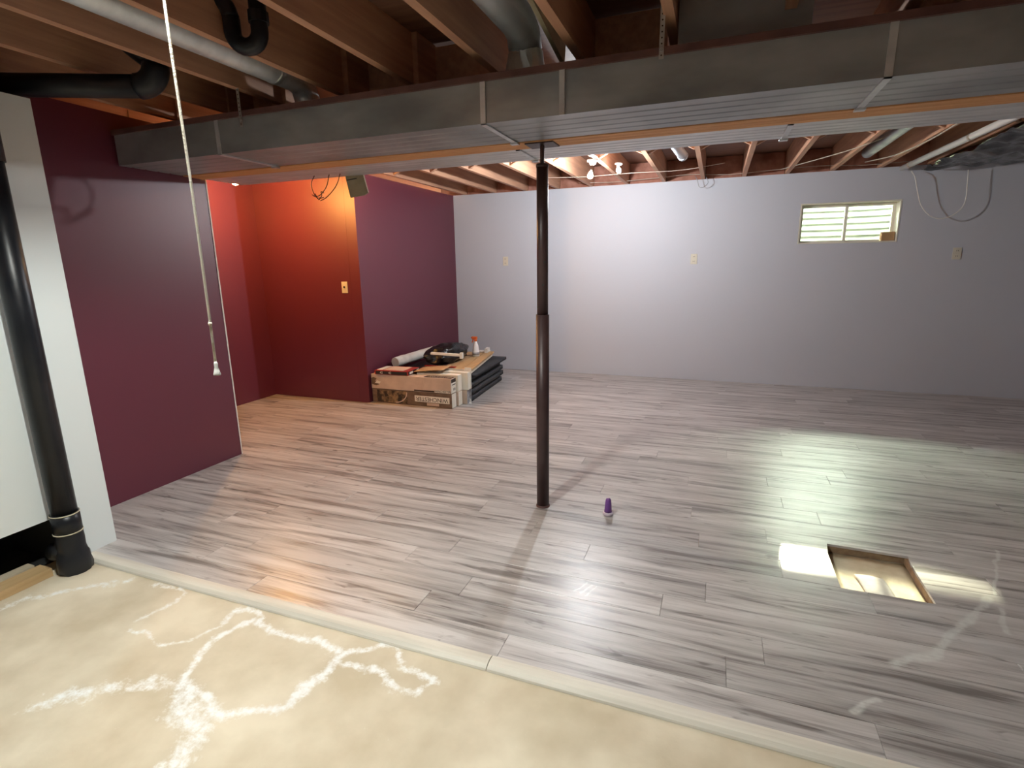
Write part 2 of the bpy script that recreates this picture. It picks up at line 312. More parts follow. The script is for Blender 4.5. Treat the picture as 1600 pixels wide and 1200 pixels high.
xs = [-3.4]+[-2.92+.0095*i for i in range(236)]+[XR]; ys = [-3, .2]+[.6+.0095*i for i in range(97)]+[1.522]
g = G(); n = len(xs)
for y in ys:
    for x in xs: g.v.append((x, y, ZC))
for j in range(len(ys)-1):
    for i in range(n-1): g.f.append((j*n+i, j*n+i+1, (j+1)*n+i+1, (j+1)*n+i))
b0 = len(g.v); g.box(-3.4, XR, -3, 1.522, -.12, -.03).box(-4.75, XR, 1.522, YB, -.12, -.048)
floor = obj('floor', g, 'concrete'); tag(floor, 'bare beige concrete floor with white mineral stains', 'floor', kind='structure')
floor.data.materials.append(M['slab'])
for p in floor.data.polygons:
    if p.vertices[0] >= b0: p.material_index = 1
at = floor.data.attributes.new('bloom', 'FLOAT', 'POINT')
at.data.foreach_set('value', [bloom(v[0], v[1]) if i < b0 and -2.95 < v[0] < -.6 and v[1] > .5 else 0.0 for i, v in enumerate(g.v)])
# laminate: plywood layer with the cut-out, then planks
HX0, HX1, HY0, HY1 = .60, .945, 2.457, 2.86
LX1 = XR-.005
g = G()
for a in ((XP+.002, LX1, 1.53, HY0), (XP+.002, HX0, HY0, HY1), (HX1, LX1, HY0, HY1), (XP+.002, LX1, HY1, YB-.004), (RX+.004, XP+.002, RY0+.004, RY1-.004)): g.box(a[0], a[1], a[2], a[3], -.046, -.0125)
lamf = obj('floor_laminate', g, 'cutedge'); tag(lamf, 'grey wood laminate floor of long staggered planks', 'floor', kind='structure')
PW = .1546; GAP = .0005
def plank_geo(x0, x1, y0, y1):
    g = G(); c = .0012; z0, z1, z2 = -.012, -.001, 0
    for z, d in ((z0, 0), (z1, 0), (z2, c)):
        g.v += [(x0+d, y0+d, z), (x1-d, y0+d, z), (x1-d, y1-d, z), (x0+d, y1-d, z)]
    g.f = [(3, 2, 1, 0), (8, 9, 10, 11)]
    for k in (0, 4):
        for i in range(4): g.f.append((k+i, k+(i+1) % 4, k+4+(i+1) % 4, k+4+i))
    return g
CACHE = {}
def plank(x0, x1, y0, y1):
    if x1-x0 < .03: return
    key = (round(x1-x0, 3), round(y1-y0, 3)); x0 += GAP; x1 -= GAP; y0 += GAP; y1 -= GAP
    if key in CACHE:
        src = CACHE[key]; o = src.copy(); COL.objects.link(o); o.location = Vector(((x0+x1)/2, (y0+y1)/2, -.012))-ORG['floor_laminate']
    else: CACHE[key] = obj('plank', plank_geo(x0, x1, y0, y1), 'lam', lamf)
JOINT = {0: -.69+.02, 1: .12, 2: .25, 3: -1.35+1.22, 5: .70, 6: .37, 7: .0, 8: .33, 9: -.05, 10: .62, 11: .45}
row = -1; y = 1.684-PW
while y < YB-.01:
    row += 1; y0, y1 = max(y, 1.535), min(y+PW, YB-.004); y += PW
    left = RX+.006 if (y0 >= RY0 and y1 <= RY1) else XP+.003
    if y0 < RY0 < y1 or y0 < RY1 < y1: left = XP+.003
    j = JOINT.get(row, random.uniform(-.6, .6)); L = 1.22
    x = j-L*math.ceil((j-left)/L)
    while x < LX1:
        a, b = max(x, left), min(x+L, LX1); x += L
        if y1 > HY0+.01 and y0 < HY1-.01 and a < HX1 and b > HX0:
            if y1 <= HY1:
                if a < HX0: plank(a, min(b, HX0), y0, y1)
                if b > HX1: plank(max(a, HX1), b, y0, y1)
            else:                                   # notched plank behind the cut-out
                p = [(a+GAP, y1-GAP)]
                if a < HX0: p += [(a+GAP, y0+GAP), (HX0, y0+GAP), (HX0+.012, HY1)]
                else: p += [(a+GAP, HY1)]
                if b > HX1: p += [(HX1+.012, HY1-.008), (HX1, y0+GAP), (b-GAP, y0+GAP), (b-GAP, y1-GAP)]
                else: p += [(b-GAP, HY1-.004), (b-GAP, y1-GAP)]
                obj('plank', G().prism(p, -.012, 0), 'lam', lamf)
        else: plank(a, b, y0, y1)
# short filler pieces of floor at the recess ends
for (ya, yb) in ((RY0+.004, 1.684+PW*8), (1.684+PW*18, RY1-.004)):
    if yb-ya > .02: plank(RX+.006, XP+.002, ya, yb)
# torn underlay inside the cut-out
def sheet(name, f, nu, nv, m, parent=None, thick=.0015):
    g = G()
    for s in (0, 1):
        for j in range(nv+1):
            for i in range(nu+1):
                p = Vector(f(i/nu, j/nv)); g.v.append(tuple(p+Vector((0, 0, thick if s else 0))))
    k = (nu+1)*(nv+1); w = nu+1
    for j in range(nv):
        for i in range(nu):
            a = j*w+i; g.f.append((a+k, a+1+k, a+w+1+k, a+w+k)); g.f.append((a, a+w, a+w+1, a+1))
    for i in range(nu): g.f.append((i, i+1, i+1+k, i+k)); a = nv*w+i; g.f.append((a+1, a, a+k, a+1+k))
    for j in range(nv): a = j*w; g.f.append((a+w, a, a+k, a+w+k)); a = j*w+nu; g.f.append((a, a+w, a+w+k, a+k))
    return obj(name, g, m, parent, smooth=True)
sheet('underlay_scrap', lambda u, v: (.612+u*.33, 2.465+v*.385, -.046+.002*math.sin(u*9+v*4)+.003*(1-v)), 10, 8, 'under', lamf)
sheet('underlay_scrap', lambda u, v: (.695+u*.115+v*.03*(1-v)+.012*(1-v), 2.462+v*.20, -.038+.014*math.sin(math.pi*min(1, u*1.1))*(1-.6*v)), 10, 6, 'paper', lamf)
def strip(x0, x1):
    pr = [(1.488, ZC+.001), (1.492, ZC+.008), (1.505, .003), (1.52, .0062), (1.54, .0062), (1.551, .004), (1.553, .0005), (1.535, .0005), (1.53, ZC+.001)]
    k = len(pr); v = [(x0, a, b) for a, b in pr]+[(x1, a, b) for a, b in pr]
    return G().add(v, [tuple(range(k)), tuple(reversed(range(k, 2*k)))]+[(i, k+i, k+(i+1) % k, (i+1) % k) for i in range(k)])
tag(obj('transition_strip', strip(-2.9, -.687), 'strip'), 'beige wood-look transition strip piece ending at the white wall corner', 'floor strip', 'transition strips')
tag(obj('transition_strip', strip(-.684, 1.75), 'strip'), 'beige wood-look transition strip piece at the right of the strip joint', 'floor strip', 'transition strips')
tag(obj('transition_strip', strip(1.753, LX1), 'strip'), 'beige wood-look transition strip piece furthest right along the concrete', 'floor strip', 'transition strips')
# ------------------------------------------------------------------ ceiling: deck, joists, bridging, insulation
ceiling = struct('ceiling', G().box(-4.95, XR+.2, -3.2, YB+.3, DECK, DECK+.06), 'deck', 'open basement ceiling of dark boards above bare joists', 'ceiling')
FJ = [-3.62, -3.2, -2.78, -2.37, -1.95, -1.52, -1.06, -.64, -.23, .19, .61, 1.03, 1.45, 1.87, 2.29, 2.71, 3.13, 3.5]
BJ = [.207-.4245*k for k in range(-8, 12)]
j0 = None
for x in FJ:
    if j0 is None: j0 = obj('joist', G().box(x-.02, x+.02, -2.99, 3.02, TOP+.001, DECK-.001), 'joist', ceiling); x0 = x
    else: copy_at(j0, ceiling, (x-x0, 0, 0))
j0 = None
for x in BJ:
    if x > XR-.1 or x < -4.6: continue
    if j0 is None: j0 = obj('joist', G().box(x-.02, x+.02, 2.6, YB+.1, TOP+.001, DECK-.001), 'joist', ceiling); x0 = x
    else: copy_at(j0, ceiling, (x-x0, 0, 0))
b0 = None
BJs = sorted(x for x in BJ if -3.3 < x < XR-.1)
for a, b in zip(BJs, BJs[1:]):
    for s in (0, 1):
        y = 4.95+.05*s; za, zb = (TOP+.012, DECK-.03) if s else (DECK-.03, TOP+.012)
        obj('bridging', G().bar((a+.022, y, za), (b-.022, y, zb), .035, .016), 'joist', ceiling)
for i, (a, b) in enumerate(zip(BJs, BJs[1:])):
    g = G(); nu, nv = 9, 5
    def f(u, v): 
        p = Vector((a+.025+(b-a-.05)*u, 0, TOP+.003+(DECK-TOP-.008)*v)); w = noise.noise(p*11)*.035+.05*math.sin(math.pi*u)*math.sin(math.pi*v)
        return (p.x, YB+.06-w-.03, p.z)
    for v in range(nv+1):
        for u in range(nu+1): g.v.append(f(u/nu, v/nv))
    for v in range(nv):
        for u in range(nu): k = v*(nu+1)+u; g.f.append((k, k+1, k+nu+2, k+nu+1))
    k = len(g.v); g.box(a+.025, b-.025, YB+.06, YB+.115, TOP+.003, DECK-.005)
    obj('insulation_batt', g, 'pink', ceiling, smooth=True)
obj('blocking', G().box(-1.498, -1.082, 1.29, 1.33, TOP+.004, DECK-.01), 'joist', ceiling)  # unseen block added between the joists to keep lamp light off the front duct
# lapped blocking pieces above the beam
for i, x in enumerate(FJ[2:12]):
    if i % 3 != 1: obj('blocking', G().box(x+.025, x+.36, 2.79, 2.83, TOP+.004, DECK-.01), 'joist', ceiling)
BZ = 2.012
beam = struct('main_beam', G().box(-3.36, XR-.005, 2.735, 2.785, BZ, TOP-.001).box(-3.36, XR-.005, 2.788, 2.838, BZ, TOP-.001).box(-3.36, XR-.005, 2.841, 2.885, BZ, TOP-.001), 'beam', 'built-up orange-brown wooden beam between the two metal ducts', 'beam')

# ------------------------------------------------------------------ window
win = thing('window_1', 'small sliding basement window with pale frame and bright panes', 'window', (1.25, YB+.12, WZ0)); win['kind'] = 'structure'
e = .0015; fy0, fy1 = YB+.10, YB+.17
g = G().box(WX0+e, WX1-e, YB-.004, fy1, WZ0+e, WZ0+.014).box(WX0+e, WX1-e, YB-.004, fy1, WZ1-.014, WZ1-e).box(WX0+e, WX0+.014, YB-.004, fy1, WZ0+.014, WZ1-.014).box(WX1-.014, WX1-e, YB-.004, fy1, WZ0+.014, WZ1-.014)
obj('window_frame', g, 'vinyl', win)
mx = 1.252
for i, (a, b, yy) in enumerate(((WX0+.014, mx+.012, fy0), (mx-.012, WX1-.014, fy0+.03))):
    z0, z1 = WZ0+.014, WZ1-.014; w = .028
    s = obj('sash', G().box(a, b, yy, yy+.028, z0, z0+w*.7).box(a, b, yy, yy+.028, z1-w, z1).box(a, a+w, yy, yy+.028, z0+w*.7, z1-w).box(b-w, b, yy, yy+.028, z0+w*.7, z1-w), 'vinyl', win)
    obj('pane', G().box(a+w, b-w, yy+.012, yy+.016, z0+w*.7, z1-w), 'glass', s)
tag(obj('carton_box', G().box(1.575, 1.690, YB+.012, YB+.085, WZ0+.0145, WZ0+.105), 'kraft', bevel=.003), 'small brown cardboard box standing on the window sill', 'box')
# corrugated well outside
g = G(); n = 40; zs = [1.40+i*.006 for i in range(139)]
for z in zs:
    for k in range(n+1):
        a = math.pi*k/n; ph = (z-1.40)/.072 % 1; r = 1+.030*(ph/.72 if ph < .72 else (1-ph)/.28)
        sx = abs(math.cos(a))**.55*(1 if math.cos(a) > 0 else -1); g.v.append((1.25+.66*sx*r, YB+th+.02+.66*math.sin(a)**.55*r, z))
for j in range(len(zs)-1):
    for k in range(n): a = j*(n+1)+k; g.f.append((a, a+1, a+n+2, a+n+1))
tag(obj('window_well', g, 'well', smooth=True), 'corrugated metal well seen through the basement window', 'window well')
g = G().box(-6, .5, YB+th, 16, 1.3, 2.1).box(2.0, 9, YB+th, 16, 1.3, 2.1).box(.5, 2.0, YB+th+.72, 16, 1.3, 2.1).box(.5, 2.0, YB+th, YB+th+.72, 1.30, 1.38)
struct('ground', g, 'ground', 'bare soil outside around the window well', 'ground')

# ------------------------------------------------------------------ ducts
def duct(name, label, y0, y1, z0, z1, xs, lip=False):
    t = thing(name, label, 'air duct', ((xs[0]+xs[-1])/2, (y0+y1)/2, z0)); secs = []
    for a, b in zip(xs, xs[1:]):
        pr = [(y0, z0), (y0, z1), (y1, z1), (y1, z0)]; w = y1-y0
        for q in (.8, .6, .4, .2): c = y1-w*(1-q); pr += [(c+.012, z0), (c+.004, z0+.003), (c-.004, z0+.003), (c-.012, z0)]
        k = len(pr); v = [(a+.001, p, z) for p, z in pr]+[(b-.001, p, z) for p, z in pr]
        s = obj('duct_section', G().add(v, [tuple(range(k)), tuple(reversed(range(k, 2*k)))]+[(i, k+i, k+(i+1) % k, (i+1) % k) for i in range(k)]), 'galvd' if lip else 'galv', t); secs.append(s)
    for x in xs[1:-1]:
        obj('seam_cleat', G().box(x-.012, x+.012, y0-.006, y0-.0005, z0-.006, z1-.02).box(x-.012, x+.012, y0-.006, y1+.003, z0-.006, z0-.0005), 'galv', t)
        obj('seam_clip', G().box(x-.02, x+.02, y1-.03, y1+.002, z0-.014, z0-.0065), 'galvb', t)
    if lip:
        obj('top_flange', G().box(xs[0], xs[-1], y0-.016, y0-.001, z1-.024, z1+.002), 'flange', t)
    return t
ZD = 2.015
fd = duct('front_duct', 'long dark galvanised duct nearest the viewer, in front of the wooden beam', 2.32, 2.725, ZD, 2.205, [-3.36, -2.55, -1.0, .5, 2.0, XR-.01], True)
bd = duct('rear_duct', 'slim bright galvanised duct behind the wooden beam', 2.90, 3.215, ZD, 2.205, [-3.36, -1.05, .27, 1.6, XR-.01])
obj('reinforcing_cleat', G().box(-.655, -.632, 2.309, 2.3195, 2.012, 2.182), 'galvb', fd)
# perforated hanger straps
def strap(x, y, z0, z1, lab):
    t = thing('hanger_strap', lab, 'strap', (x, y, z0), 'duct hanger straps')
    obj('strap', G().box(x-.009, x+.009, y-.002, y, z0, z1), 'galvb', t)
    for k in range(int((z1-z0)/.02)): obj('hole', G().lathe([(.003, 0), (.003, .0006)], (x, y-.0027, z0+.012+.02*k), 8, 'Y'), 'slot', t)
    obj('screw', G().lathe([(.006, -.004), (.008, -.001), (.008, 0)], (x, y-.0035, z0+.03), 8, 'Y'), 'galvb', t)
strap(-.252, 2.302, 2.165, TOP+.05, 'perforated metal strap hanging beside the square branch duct')
strap(-2.36, 2.302, 2.13, TOP+.02, 'perforated metal strap below the joist by the second black trap')
strap(-2.78, 2.302, 2.14, TOP+.02, 'perforated metal strap at the far left of the front duct')
# square branch duct at upper right
t = thing('branch_duct', 'dark square branch duct standing on the front duct', 'air duct', (0, 2.6, 2.206))
obj('duct_body', G().box(-.205, .265, 2.43, 2.72, 2.235, 2.53), 'galvd', t)
obj('duct_edge', G().box(-.207, .267, 2.424, 2.43, 2.43, 2.438), 'galvb', t)
obj('duct_foot', G().box(-.19, .25, 2.45, 2.71, 2.206, 2.235), 'galvd', t)
# round pipes
def rpipe(lab, pts, r, m, bands=()):
    t = thing('round_duct', lab, 'air duct', pts[0]); obj('pipe', G().tube(pts, r, 22), m, t, smooth=True)
    for p, q in bands: obj('joint_band', G().tube([p, q], r+.003, 22), 'galvb', t, smooth=True)
    return t
rpipe('grey round duct running between the joists at upper left', [(-2.17, -.5, 2.395), (-2.17, 2.50, 2.395), (-2.17, 2.57, 2.37), (-2.17, 2.60, 2.30), (-2.17, 2.60, 2.209)], .068, 'galv', [((-2.17, 2.35, 2.395), (-2.17, 2.38, 2.395))])
t = rpipe('dark round duct dropping into the front duct beside the bright boot', [(-.865, -.5, 2.425), (-.865, 2.40, 2.425), (-.865, 2.47, 2.40), (-.865, 2.50, 2.34)], .075, 'galvd')
g = G(); n = 20
for z, sq in ((2.335, 0), (2.30, .3), (2.206, 1)):
    for k in range(n):
        a = 2*math.pi*k/n; c, s_ = math.cos(a), math.sin(a); m_ = max(abs(c), abs(s_)); r = .078*(1-sq)+.088*sq/m_
        g.v.append((-.865+c*r, 2.50+s_*r*.9, z))
for j in (0, 1):
    for k in range(n): g.f.append((j*n+k, (j+1)*n+k, (j+1)*n+(k+1) % n, j*n+(k+1) % n))
obj('boot', g, 'galvb', t)
tag(obj('insulation_scrap', G().bar((-.745, 2.18, 2.47), (-.735, 2.66, 2.37), .02, .11), 'flap'), 'pale board scrap leaning beside the dark round duct', 'board')
rpipe('pale round duct running between the far joists above the window', [(1.27, 2.95, 2.40), (1.27, 6.3, 2.40)], .05, 'galvb')
t = thing('vent_stub', 'short blue-white plastic pipe stub poking out below the far joists', 'pipe', (-.36, 5.1, 2.3))
obj('pipe', G().tube([(-.42, 4.85, 2.385), (-.36, 5.35, 2.345)], .042, 18), 'pvcb', t, smooth=True); obj('collar', G().tube([(-.364, 5.32, 2.347), (-.358, 5.37, 2.343)], .046, 18), 'pvcb', t, smooth=True)
t = thing('plastic_pipe', 'long white plastic pipe slanting under the joists at far right', 'pipe', (1.7, 5.8, 2.3))
obj('pipe', G().tube([(1.66, 6.66, 2.285), (1.755, 3.25, 2.285)], .026, 14), 'pvc', t, smooth=True)
for y in (6.45, 5.2): obj('pipe_clip', G().tube([(1.66+(6.66-y)*.0279, y, 2.285), (1.66+(6.63-y)*.0279, y-.03, 2.285)], .029, 14), 'cable', t, smooth=True)
# crumpled plastic sheet at the far right ceiling
def crum(u, v):
    x = 1.80+1.75*u; y = 4.6+2.0*v; p = Vector((x*3.1, y*3.1, 0))
    return (x, y, 2.258+.04*noise.noise(p)+.035*noise.noise(p*2.7)-.02*math.sin(math.pi*v)+.03*u)
sh = sheet('plastic_sheet', crum, 44, 44, 'plast'); tag(sh, 'crumpled shiny dark plastic sheet sagging from the far right joists', 'plastic sheet')

# ------------------------------------------------------------------ steel column
t = thing('steel_column', 'dark brown adjustable steel post under the beam', 'column', (-.885, 2.807, 0))
obj('lower_tube', G().tube([(-.885, 2.807, .004), (-.885, 2.807, 1.14)], .0365, 28), 'dark', t, smooth=True)
up = obj('upper_tube', G().tube([(-.885, 2.807, 1.1401), (-.885, 2.807, 1.90)], .0305, 28), 'dark', t, smooth=True)
for z, a in ((1.30, -1.2), (1.18, -2.2), (1.42, -.9), (1.55, -1.9)):
    p = Vector((-.885+.0305*math.cos(a), 2.807+.0305*math.sin(a), z)); d = Vector((math.cos(a), math.sin(a), 0))
    obj('pin_hole', G().tube([p-d*.002, p+d*.0006], .006, 10), 'slot', up)
obj('top_collar', G().tube([(-.885, 2.807, 1.9001), (-.885, 2.807, 1.915)], .033, 24), 'dark', t, smooth=True)
obj('screw_jack', G().tube([(-.885, 2.807, 1.9151)]+[(-.885, 2.807, 1.9151+.0045*k) for k in range(1, 20)]+[(-.885, 2.807, 2.005)], [.0125 if k % 2 else .0105 for k in range(21)], 16), 'dark', t, smooth=True)
obj('top_plate', G().box(-.96, -.81, 2.745, 2.87, 2.0052, BZ-.0005), 'dark', t)
obj('base_lip', G().lathe([(.041, .0005), (.041, .006), (.0375, .012)], (-.885, 2.807, 0), 24), 'flange', t)

# ------------------------------------------------------------------ black drain pipes
PX, PY = -2.842, 1.425
t = thing('drain_stack', 'thick black drain stack standing against the white wall', 'drain pipe', (PX, PY, ZC))
obj('pipe', G().tube([(PX, PY, .20), (PX, PY, 2.14)], .052, 26), 'abs', t, smooth=True)
cp = obj('coupling', G().tube([(PX, PY, .185), (PX, PY, .29)], .0575, 26), 'abs', t, smooth=True)
for z in (.19, .284): obj('glue_ring', G().tube([(PX, PY, z), (PX, PY, z+.005)], .0592, 26), 'cream', cp, smooth=True)
g = G(); n = 26; pr = [(.056, .186), (.058, .15), (.056, .11), (.060, .085), (.066, .07), (.070, .04), (.069, .01), (.066, ZC+.001)]
for r, z in pr:
    for k in range(n):
        a = 2*math.pi*k/n; rr = r+(.010*noise.noise(Vector((math.cos(a)*3, math.sin(a)*3, z*30))) if z < .1 else 0); g.v.append((PX+rr*math.cos(a), PY+rr*math.sin(a), z))
for j in range(len(pr)-1):
    for k in range(n): g.f.append((j*n+k, (j+1)*n+k, (j+1)*n+(k+1) % n, j*n+(k+1) % n))
obj('wrapped_hub', g, 'abs', t, smooth=True)
obj('side_branch', G().tube([(PX-.02, PY-.01, .10), (PX-.10, PY-.02, .075)], .045, 18), 'abs', t, smooth=True)
obj('upper_coupling', G().tube([(PX, PY, 1.86), (PX, PY, 1.99)], .058, 26), 'abs', t, smooth=True)
tag(obj('sill_plate', G().box(-2.975, -2.885, -1.0, 1.35, ZC+.001, .028), 'pine_x'), 'bare pine sill plate under the cut-open white wall', 'sill plate')
tag(obj('metal_rail', G().box(-3.03, -2.98, -1.0, 1.33, ZC+.001, .035), 'slab'), 'grey ledge behind the pine sill plate in the dark gap', 'rail')
# branch across the upper left: pipe, sweep up, side arm
t = thing('drain_branch', 'black drain branch crossing the upper left corner with an upturned elbow', 'drain pipe', (-2.8, 1.8, 2.2))
A = Vector((-3.2, 1.63, 2.245)); B = Vector((-2.50, 1.93, 2.235)); d = (B-A).normalized(); U = Vector((0, 0, 1))
obj('pipe', G().tube([A-d*.3, B-d*.05], .050, 18), 'abs', t, smooth=True)
obj('elbow', G().tube(arc(B-d*.05+U*.09, .09, -math.pi/2, 0, 8, d, U), .055, 18), 'abs', t, smooth=True)
E1 = B+d*.04+U*.09
obj('riser', G().tube([E1, E1+U*.19], .046, 18), 'abs', t, smooth=True)
obj('side_arm', G().tube(spline([E1+U*.0, E1-d*.05+U*.04, E1-d*.12+U*.10, E1-d*.16+U*.2], 5), .042, 16), 'abs', t, smooth=True)
A2 = Vector((-2.575, -.8, 2.40)); B2 = Vector((-2.575, 1.55, 2.46))
tag(obj('waste_pipe', G().tube([A2, B2], .05, 18), 'abs', smooth=True), 'black waste pipe tucked between joists above the drain branch', 'drain pipe')
t = thing('drain_trap', 'black curved trap hanging between joists right of the pull cord', 'drain pipe', (-1.9, 1.9, 2.24))
c = Vector((-1.845, 1.88, 2.345)); u = Vector((.935, .353, 0))
obj('bend', G().tube([c+u*.055+U*.17]+arc(c, .055, 0, -math.pi, 12, u, U)+[c-u*.055+U*.05], .033, 18), 'abs', t, smooth=True)
obj('trap_arm', G().tube(spline([c-u*.055+U*.05, c-u*.075+U*.1, c-u*.14+U*.13, c-u*.30+U*.14], 5), .032, 16), 'abs', t, smooth=True)
obj('nut', G().tube([c+u*.055+U*.03, c+u*.055+U*.07], .040, 12), 'abs', t)

# ------------------------------------------------------------------ bulbs
def bulb(t, p, d, r, glow):
    p = Vector(p); d = Vector(d).normalized(); g = G()
    pr = [(.45, -1.6), (.5, -1.35), (.8, -.8), (.98, -.3), (1, 0), (.88, .5), (.55, .85), (.15, .99)]
    g.tube([p+d*h*r for _, h in pr], [q*r for q, _ in pr], 14)
    obj('bulb', g, glow, t, smooth=True)
    obj('screw_cap', G().tube([p-d*r*2.3, p-d*r*1.61], r*.45, 12), 'galvb', t, smooth=True)
BP = Vector((-1.12, 4.98, 2.17))
t = thing('ceiling_lamp', 'bright bare white bulb pair on a porcelain holder under the far joists', 'lamp', (BP.x, BP.y, 2.3))
bulb(t, BP, (-.1, -.25, -1), .024, 'bulb_w')
obj('lamp_holder', G().lathe([(.05, 2.309), (.05, 2.298), (.028, 2.285), (.025, 2.268)], (BP.x+.015, BP.y+.02, 0), 18), 'porcelain', t, smooth=True)
bulb(t, (BP.x+.20, BP.y+.30, 2.245), (.2, .1, -1), .022, 'bulb_s')
obj('lamp_holder', G().lathe([(.035, 2.309), (.035, 2.30), (.02, 2.292)], (BP.x+.20, BP.y+.30, 0), 18), 'porcelain', t, smooth=True)
SP = Vector((-3.97, 3.73, 2.145))
t = thing('recess_lamp', 'glowing orange bare bulb hanging in the recess', 'lamp', (SP.x, SP.y, 2.3))
bulb(t, SP, (0, 0, -1), .030, 'bulb_o')
obj('lamp_holder', G().lathe([(.012, 2.31), (.012, 2.25), (.024, 2.245), (.024, 2.21)], (SP.x, SP.y, 0), 16), 'porcelain', t, smooth=True)
HP = Vector((-3.02, 4.12, 2.165))  # unseen bulb and its arm, added for the warm glow on the recess wall
t = thing('added_flap_lamp', 'small warm bulb added unseen behind the beige card flap for the recess glow', 'lamp', (HP.x, HP.y, 2.3))
bulb(t, HP, (0, 0, -1), .022, 'bulb_h')
obj('lamp_holder', G().lathe([(.012, 2.309), (.012, 2.25), (.022, 2.245), (.022, 2.215)], (HP.x, HP.y, 0), 16), 'porcelain', t, smooth=True)
obj('mounting_bar', G().box(HP.x-.03, -2.7801, HP.y-.02, HP.y+.02, 2.3105, 2.33), 'joist', t)
FP = Vector((-1.26, 1.0, 2.445))
t = thing('disc_lamp', 'flat round lamp between the joists above the pull cord, out of view', 'lamp', (FP.x, FP.y, 2.41))
obj('diffuser', G().lathe([(.068, FP.z), (.070, FP.z+.003)], (FP.x, FP.y, 0), 24), 'bulb_f', t)
obj('housing', G().lathe([(.082, FP.z-.002), (.085, FP.z+.004), (.085, FP.z+.03), (.05, FP.z+.06), (.05, 2.544)][::1], (FP.x, FP.y, .0035), 24), 'porcelain', t, smooth=True)
# pull cord
cx, cy = -1.268, 1.05
t = thing('light_pull', 'pale pull cord with a bell-shaped end hanging at the left', 'cord', (cx, cy, 1.13))
obj('cord', G().tube(spline([(FP.x-.02, FP.y+.085, 2.46), (cx-.006, cy+.01, 2.38), (cx-.002, cy, 2.0), (cx+.002, cy, 1.6), (cx, cy, 1.165)], 8), .0034, 8), 'cord', t, smooth=True)
obj('knot', G().lathe([(.002, 1.262), (.005, 1.266), (.005, 1.272), (.002, 1.276)], (cx, cy, 0), 10), 'cord', t, smooth=True)
obj('bell', G().lathe([(.009, 1.128), (.0095, 1.131), (.007, 1.140), (.0045, 1.150), (.005, 1.160), (.003, 1.167)], (cx, cy, 0), 14), 'whitep', t, smooth=True)

# ------------------------------------------------------------------ outlets and switch
def outlet(x, z, lab):
    t = thing('wall_outlet', lab, 'outlet', (x, YB, z), 'outlets on the lavender wall')
    obj('cover_plate', G().box(x-.036, x+.036, YB-.006, YB-.0005, z-.058, z+.058), 'almond', t, bevel=.002)
    for s in (-1, 1):
        r = obj('receptacle', G().box(x-.017, x+.017, YB-.009, YB-.0061, z+s*.027-.016, z+s*.027+.016), 'almond', t, bevel=.002)
        for q in (-1, 1): obj('slot', G().box(x+q*.007-.0015, x+q*.007+.0015, YB-.0098, YB-.0091, z+s*.027-.005, z+s*.027+.007), 'slot', r)
    obj('screw', G().lathe([(.003, -.0012), (.003, 0)], (x, YB-.0061, z), 8, 'Y'), 'galvb', t)
outlet(-2.625, 1.448, 'pale wall outlet on the lavender wall left of the steel post')
outlet(-.265, 1.435, 'pale wall outlet in the middle of the lavender wall')
outlet(2.235, 1.448, 'pale wall outlet right of and below the window')
sx, sz = -3.555, 1.203
t = thing('light_switch', 'cream light switch on the orange-lit recess wall', 'light switch', (sx, RY1, sz))
obj('cover_plate', G().box(sx-.036, sx+.036, RY1-.007, RY1-.0005, sz-.058, sz+.058), 'almond', t, bevel=.002)
obj('toggle', G().bar((sx, RY1-.007, sz), (sx, RY1-.020, sz+.008), .010, .016), 'slot', t)

# ------------------------------------------------------------------ wires, flap
t = thing('loose_wires', 'three loose dark wires twisted together below the duct', 'wires', (-2.5, 3.1, 2.0))
for pts in ([(-2.592, 3.1, ZD-.001), (-2.625, 3.1, 1.96), (-2.60, 3.1, 1.885), (-2.56, 3.1, 1.870), (-2.53, 3.1, 1.872)], [(-2.47, 3.1, ZD-.001), (-2.50, 3.1, 1.94), (-2.555, 3.1, 1.89), (-2.60, 3.1, 1.882), (-2.625, 3.1, 1.895)],
            [(-2.38, 3.1, ZD-.001), (-2.42, 3.1, 1.94), (-2.50, 3.1, 1.875), (-2.56, 3.1, 1.852)], [(-2.60, 3.1, 1.900), (-2.57, 3.095, 1.86), (-2.545, 3.1, 1.885), (-2.55, 3.1, 1.91), (-2.525, 3.1, 1.90)]):
    obj('wire', G().tube(spline(pts, 6), .0028, 6), 'wire', t, smooth=True)
fx = [(-2.352, 2.064), (-2.212, 2.060), (-2.168, 1.884), (-2.195, 1.868), (-2.308, 1.858)]
t = thing('cardboard_flap', 'beige card flap with two dark slits hanging under the duct by the recess', 'cardboard', (-2.26, 3.235, 1.86))
k = len(fx); s_ = 3.228/3.1
def fxy(x, z): return (x*s_, 1.415+(z-1.415)*s_)
v = [(fxy(x, z)[0], 3.222, fxy(x, z)[1]) for x, z in fx]+[(fxy(x, z)[0], 3.234, fxy(x, z)[1]) for x, z in fx]
obj('sheet', G().add(v, [tuple(range(k)), tuple(reversed(range(k, 2*k)))]+[(i, k+i, k+(i+1) % k, (i+1) % k) for i in range(k)]), 'flap', t)
for (x0, z0, x1, z1) in ((-2.345, 2.030, -2.275, 2.036), (-2.325, 1.968, -2.248, 1.974)):
    a, b = fxy(x0, z0), fxy(x1, z1); obj('slit', G().bar((a[0], 3.2205, a[1]), (b[0], 3.2205, b[1]), .003, .006), 'slot', t)
def cable(lab, pts, r=.0035, m='cable'): tag(obj('cable', G().tube(spline(pts, 8), r, 6), m, smooth=True), lab, 'cable', 'cables under the far joists')
